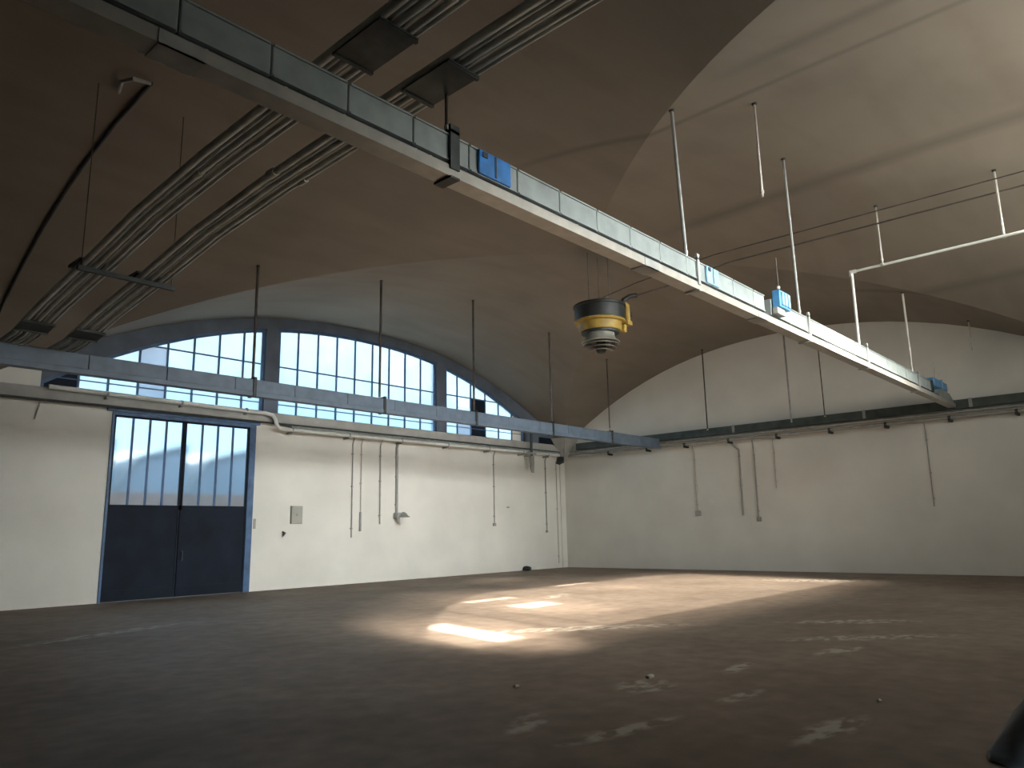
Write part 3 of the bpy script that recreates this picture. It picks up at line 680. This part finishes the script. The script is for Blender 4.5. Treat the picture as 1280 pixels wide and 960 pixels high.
tag(k.build('tray_highlight', M['white'], None, loc=(-0.3, -2.5, 5.5)), 'white highlight built as a short bright tube on the tray beside the corner', 'pipe')
g = 'rods of the right wall tray'
rod(-0.55, -7.62, 5.30, 'dark rod hanging in front of the right wall arch, left of the other two', g, 'rod', 0.026)
rod(-0.55, -10.95, 5.30, 'broad brown rod standing for a shadow on the right wall arch under the trunking', g, 'greyp', 0.035)  # a broad faint shadow on the wall, built as a rod
rod(-0.55, -12.15, 5.30, 'thin rod on the right wall arch, nearest the trunking', g, 'rod', 0.02)
def drop(y, z0, r, m, label, plate=None, kink=0.0):
    t = empty('wall_conduit', (-0.03, y, z0), label, 'conduit', 'vertical conduits on the right wall')
    k = MB(); k.tube([(-0.10, y-kink, 4.86), (-0.03, y, 4.55), (-0.03, y+0.02, z0)], r, 8); k.build('tube', M[m], t)
    for z in (4.3, (4.3+z0)/2, z0+0.25):
        k = MB(); k.box(-0.06, 0, y-r-0.012, y+r+0.012, z-0.015, z+0.015); k.build('saddle', M[m], t)
    if plate:
        k = MB(); k.bbox(-0.07, 0, y-plate, y+plate, z0-plate*1.6, z0+0.03, 0.012); k.build('socket_box', M['greyp'], t)
M['faint'] = mat('whitewashed_conduit', (0.56, 0.54, 0.49), 0.7, var=0.05)
drop(-6.70, 2.25, 0.03, 'faint', 'faint painted-over conduit on the right wall, nearest the corner', 0.10)
drop(-8.60, 2.05, 0.035, 'greyp', 'grey conduit on the right wall, left one of the close pair', None, -0.35)
drop(-9.20, 1.95, 0.03, 'greyp', 'darker conduit on the right wall ending in a socket, right one of the close pair', 0.09)
drop(-9.98, 3.0, 0.022, 'faint', 'short faint conduit on the right wall right of the close pair')
drop(-15.15, 2.15, 0.016, 'greyp', 'thin lone cable on the right wall under the trunking end')

# ------------------------------------------------------------------ left wall: pipes, drops and small things
t = empty('water_pipe', (-10, -0.2, 5.0), 'white pipe along the ledge above the door, stepping down past it', 'pipe')
k = MB(); k.tube([(-21.4, -0.31, 5.44), (-15.35, -0.31, 5.38), (-15.12, -0.31, 5.34), (-15.02, -0.31, 5.22), (-14.98, -0.31, 5.08), (-14.86, -0.31, 4.96), (-14.6, -0.31, 4.93), (-0.72, -0.31, 4.96)], 0.060, 12); k.build('run', M['white'], t)
for x in (-20, -18, -16, -14.4, -12.2, -9.9, -7.6, -5.3, -3.2, -1.5):
    k = MB(); zz = 5.41 if x < -15.2 else 4.945
    k.tube([(x-0.03, -0.31, zz), (x+0.03, -0.31, zz)], 0.07, 10); k.bbox(x-0.03, x+0.03, -0.34, -0.165 if x < -15.2 else 0.0, zz-0.13, zz-0.06, 0.01); k.build('pipe_clip', M['greyp'], t)
k = MB(); k.tube([(-30, -0.19, 5.10), (-0.5, -0.19, 5.12)], 0.034, 8)
tag(k.build('cable', M['dark'], None, loc=(-15, -0.19, 5.1)), 'dark cable along the bottom of the ledge over the door', 'cable')
k = MB(); k.tube([(-14.4, -0.235, 5.05), (-0.5, -0.235, 5.07)], 0.03, 8)
tag(k.build('conduit', M['galv'], None, loc=(-7, -0.28, 5.03)), 'thin grey conduit running above the white pipe right of the door', 'conduit')
def ldrop(x, z0, r, m, label, top=4.95, end=None, thick=None):
    t = empty('wall_conduit', (x, -0.03, z0), label, 'conduit', 'vertical conduits on the left wall')
    k = MB(); k.tube([(x, -0.14, top), (x, -0.035, top-0.25), (x+0.01, -0.035, z0)], r, 8); k.build('tube', M[m], t)
    for z in (top-0.6, (top+z0)/2, z0+0.3):
        k = MB(); k.box(x-r-0.012, x+r+0.012, -0.07, 0, z-0.015, z+0.015); k.build('saddle', M[m], t)
    if thick:
        k = MB(); k.tube([(x, -0.04, thick), (x, -0.04, z0-0.02)], r*2.0, 10); k.build('sleeve', M['greyp'], t)
    if end:
        k = MB(); k.bbox(x-end, x+end, -0.08, 0, z0-end*1.4, z0+0.02, 0.012); k.build('socket_box', M['greyp'], t)
    return t
ldrop(-11.84, 1.52, 0.022, 'greyp', 'long thin dark conduit on the left wall, first right of the door')
ldrop(-11.47, 1.75, 0.022, 'faint', 'pale conduit with a thick grey lower sleeve on the left wall', thick=2.37)
ldrop(-10.64, 1.96, 0.026, 'greyp', 'plain grey conduit on the left wall beside the lamp pipe')
lt = ldrop(-9.89, 2.35, 0.050, 'greyp', 'thick grey pipe on the left wall ending in a small lamp')
lamp = empty('wall_lamp', (-9.85, -0.2, 2.1), 'small grey hooded lamp at the end of the thick wall pipe', 'lamp')
k = MB(); k.bbox(-10.02, -9.80, -0.26, -0.0, 2.14, 2.36, 0.04); k.build('housing', M['greyp'], lamp)
k = MB(); k.lathe([(0.03, 0.14), (0.10, 0.10), (0.16, 0.02), (0.24, -0.03), (0.235, -0.045), (0.14, 0.0), (0.02, 0.08)], (-9.74, -0.25, 2.24), 20); k.build('hood', M['greyp'], lamp)
k = MB(); k.lathe([(0.10, 0.10), (0.10, 0.02), (0.06, -0.12), (0, -0.17)], (-9.84, -0.22, 2.08), 16); k.build('globe', M['white'], lamp)
ldrop(-4.76, 1.95, 0.020, 'greyp', 'thin conduit ending in a small socket on the left wall', end=0.07)
ldrop(-1.40, 1.62, 0.026, 'greyp', 'dark conduit close to the corner on the left wall', end=0.05)
ldrop(-0.62, 0.20, 0.018, 'faint', 'pale conduit reaching the floor in the corner')
t = empty('wall_bracket', (-2.8, -0.25, 4.2), 'dark hanging bracket on a post by the corner, under the ledge', 'bracket')
k = MB(); k.box(-2.82, -2.72, -0.46, -0.40, 4.80, 6.1); k.build('post', M['tray'], t)
k = MB(); k.bbox(-3.05, -2.50, -0.48, -0.38, 4.86, 4.96, 0.015); k.box(-2.81, -2.73, -0.46, 0.0, 4.74, 4.81); k.build('arm', M['galv'], t)
k = MB(); k.prism([(-0.48, 4.80), (-0.36, 4.80), (-0.38, 4.32), (-0.46, 4.08)], -2.86, -2.66); k.build('hook', M['greyp'], t)
t = empty('junction_box', (-0.35, -0.3, 4.75), 'small dark fitting with a hooked end in the corner under the pipes', 'fitting')
k = MB(); k.bbox(-0.60, -0.40, -0.36, -0.05, 4.62, 4.92, 0.04); k.build('housing', M['dark'], t)
k = MB(); k.tube([(-0.5, -0.3, 4.66), (-0.72, -0.32, 4.58), (-0.9, -0.3, 4.62)], 0.05, 8); k.build('spout', M['dark'], t)
t = empty('switch_box', (-13.98, -0.06, 2.0), 'flat grey switch box on the left wall right of the door', 'switch box')
k = MB(); k.bbox(-14.18, -13.78, -0.10, 0.0, 1.99, 2.55, 0.02); k.build('cover', M['beige'], t)
k = MB(); k.bbox(-14.02, -13.94, -0.115, -0.095, 2.24, 2.32, 0.006); k.build('button', M['greyp'], t)
k = MB(); k.tube([(-14.42, 0, 1.74), (-14.42, -0.07, 1.73), (-14.45, -0.08, 1.62), (-14.38, -0.10, 1.72)], 0.022, 8)
tag(k.build('wall_hook', M['dark'], None, loc=(-14.42, 0, 1.7)), 'tiny dark hook on the left wall below the grey switch box', 'hook')
k = MB(); k.bbox(-15.44, -15.36, -0.03, 0.0, 1.85, 2.15, 0.01)
tag(k.build('latch_plate', M['beige'], None, loc=(-15.4, 0, 2.0)), 'small beige plate on the wall at the right edge of the door', 'plate')
k = MB(); k.bbox(-3.96, -3.80, -0.03, 0.0, 2.59, 2.65, 0.01)
tag(k.build('wall_peg', M['beige'], None, loc=(-3.88, 0, 2.6)), 'tiny pale peg on the left wall near the corner', 'peg')
k = MB(); k.tube([(-21.52, -0.17, 5.10), (-21.50, -0.05, 4.95), (-21.56, -0.03, 4.62)], 0.018, 8)
tag(k.build('cable', M['greyp'], None, loc=(-21.5, -0.1, 4.9)), 'short loose cable end hanging below the ledge left of the door', 'cable')

# ------------------------------------------------------------------ bits on the floor
def lump(name, x, y, s, label, cat, m='rubble', group=None, sz=0.6):
    t = bmesh.new(); bmesh.ops.create_icosphere(t, subdivisions=2, radius=1)
    for v in t.verts:
        q = 1+0.25*math.sin(v.co.x*5+x)+0.2*math.cos(v.co.y*6+y)
        v.co = Vector((x+v.co.x*s*q, y+v.co.y*s*q*0.8, max(0.0, s*sz*0.6+v.co.z*s*sz*q)))
    k = MB(); k.join(t); return tag(k.build(name, M[m], None, loc=(x, y, 0)), label, cat, group)
lump('rubble_piece', -20.02, -16.72, 0.045, 'white rubble crumb on the floor, the brighter one nearest the middle', 'rubble', group='crumbs on the floor')
lump('rubble_piece', -21.25, -15.85, 0.03, 'small pale crumb on the floor left of the scuffs', 'rubble', group='crumbs on the floor')
lump('rubble_piece', -19.75, -19.0, 0.025, 'tiny pale crumb on the dark floor at the right', 'rubble', group='crumbs on the floor')
lump('debris_heap', -3.0, -0.22, 0.20, 'small dark debris heap on the floor against the left wall near the corner', 'debris', 'dark', None, 0.55)
# dark polythene sack at the lower right
t = bmesh.new(); bmesh.ops.create_icosphere(t, subdivisions=4, radius=1)
for v in t.verts:
    a = math.atan2(v.co.y, v.co.x); hgt = (v.co.z+1)/2; q = 1+0.05*math.sin(7*a+4*hgt)+0.03*math.sin(13*a)
    rr = math.hypot(v.co.x, v.co.y)
    wide = (0.68*(1-hgt)**0.9+0.09)*q if hgt > 0.08 else 0.70*q*min(1, rr/0.5)
    v.co = Vector((math.cos(a)*wide*(1 if rr > 1e-4 else 0), math.sin(a)*wide*(1 if rr > 1e-4 else 0), max(0.0, (hgt-0.08)*0.82)))
for f in t.faces: f.smooth = True
sk = empty('rubbish_sack', (-20.85, -20.78, 0), 'black sack on the floor in the lower right corner', 'sack')
k = MB(); k.join(t, Matrix.Translation((-20.85, -20.78, 0))); k.build('sack_body', M['bag'], sk)
k = MB(); k.lathe([(0.10, 0.71), (0.05, 0.77), (0.10, 0.85), (0.0, 0.82)], (-20.85, -20.78, 0), 14); k.build('tied_neck', M['bag'], sk)
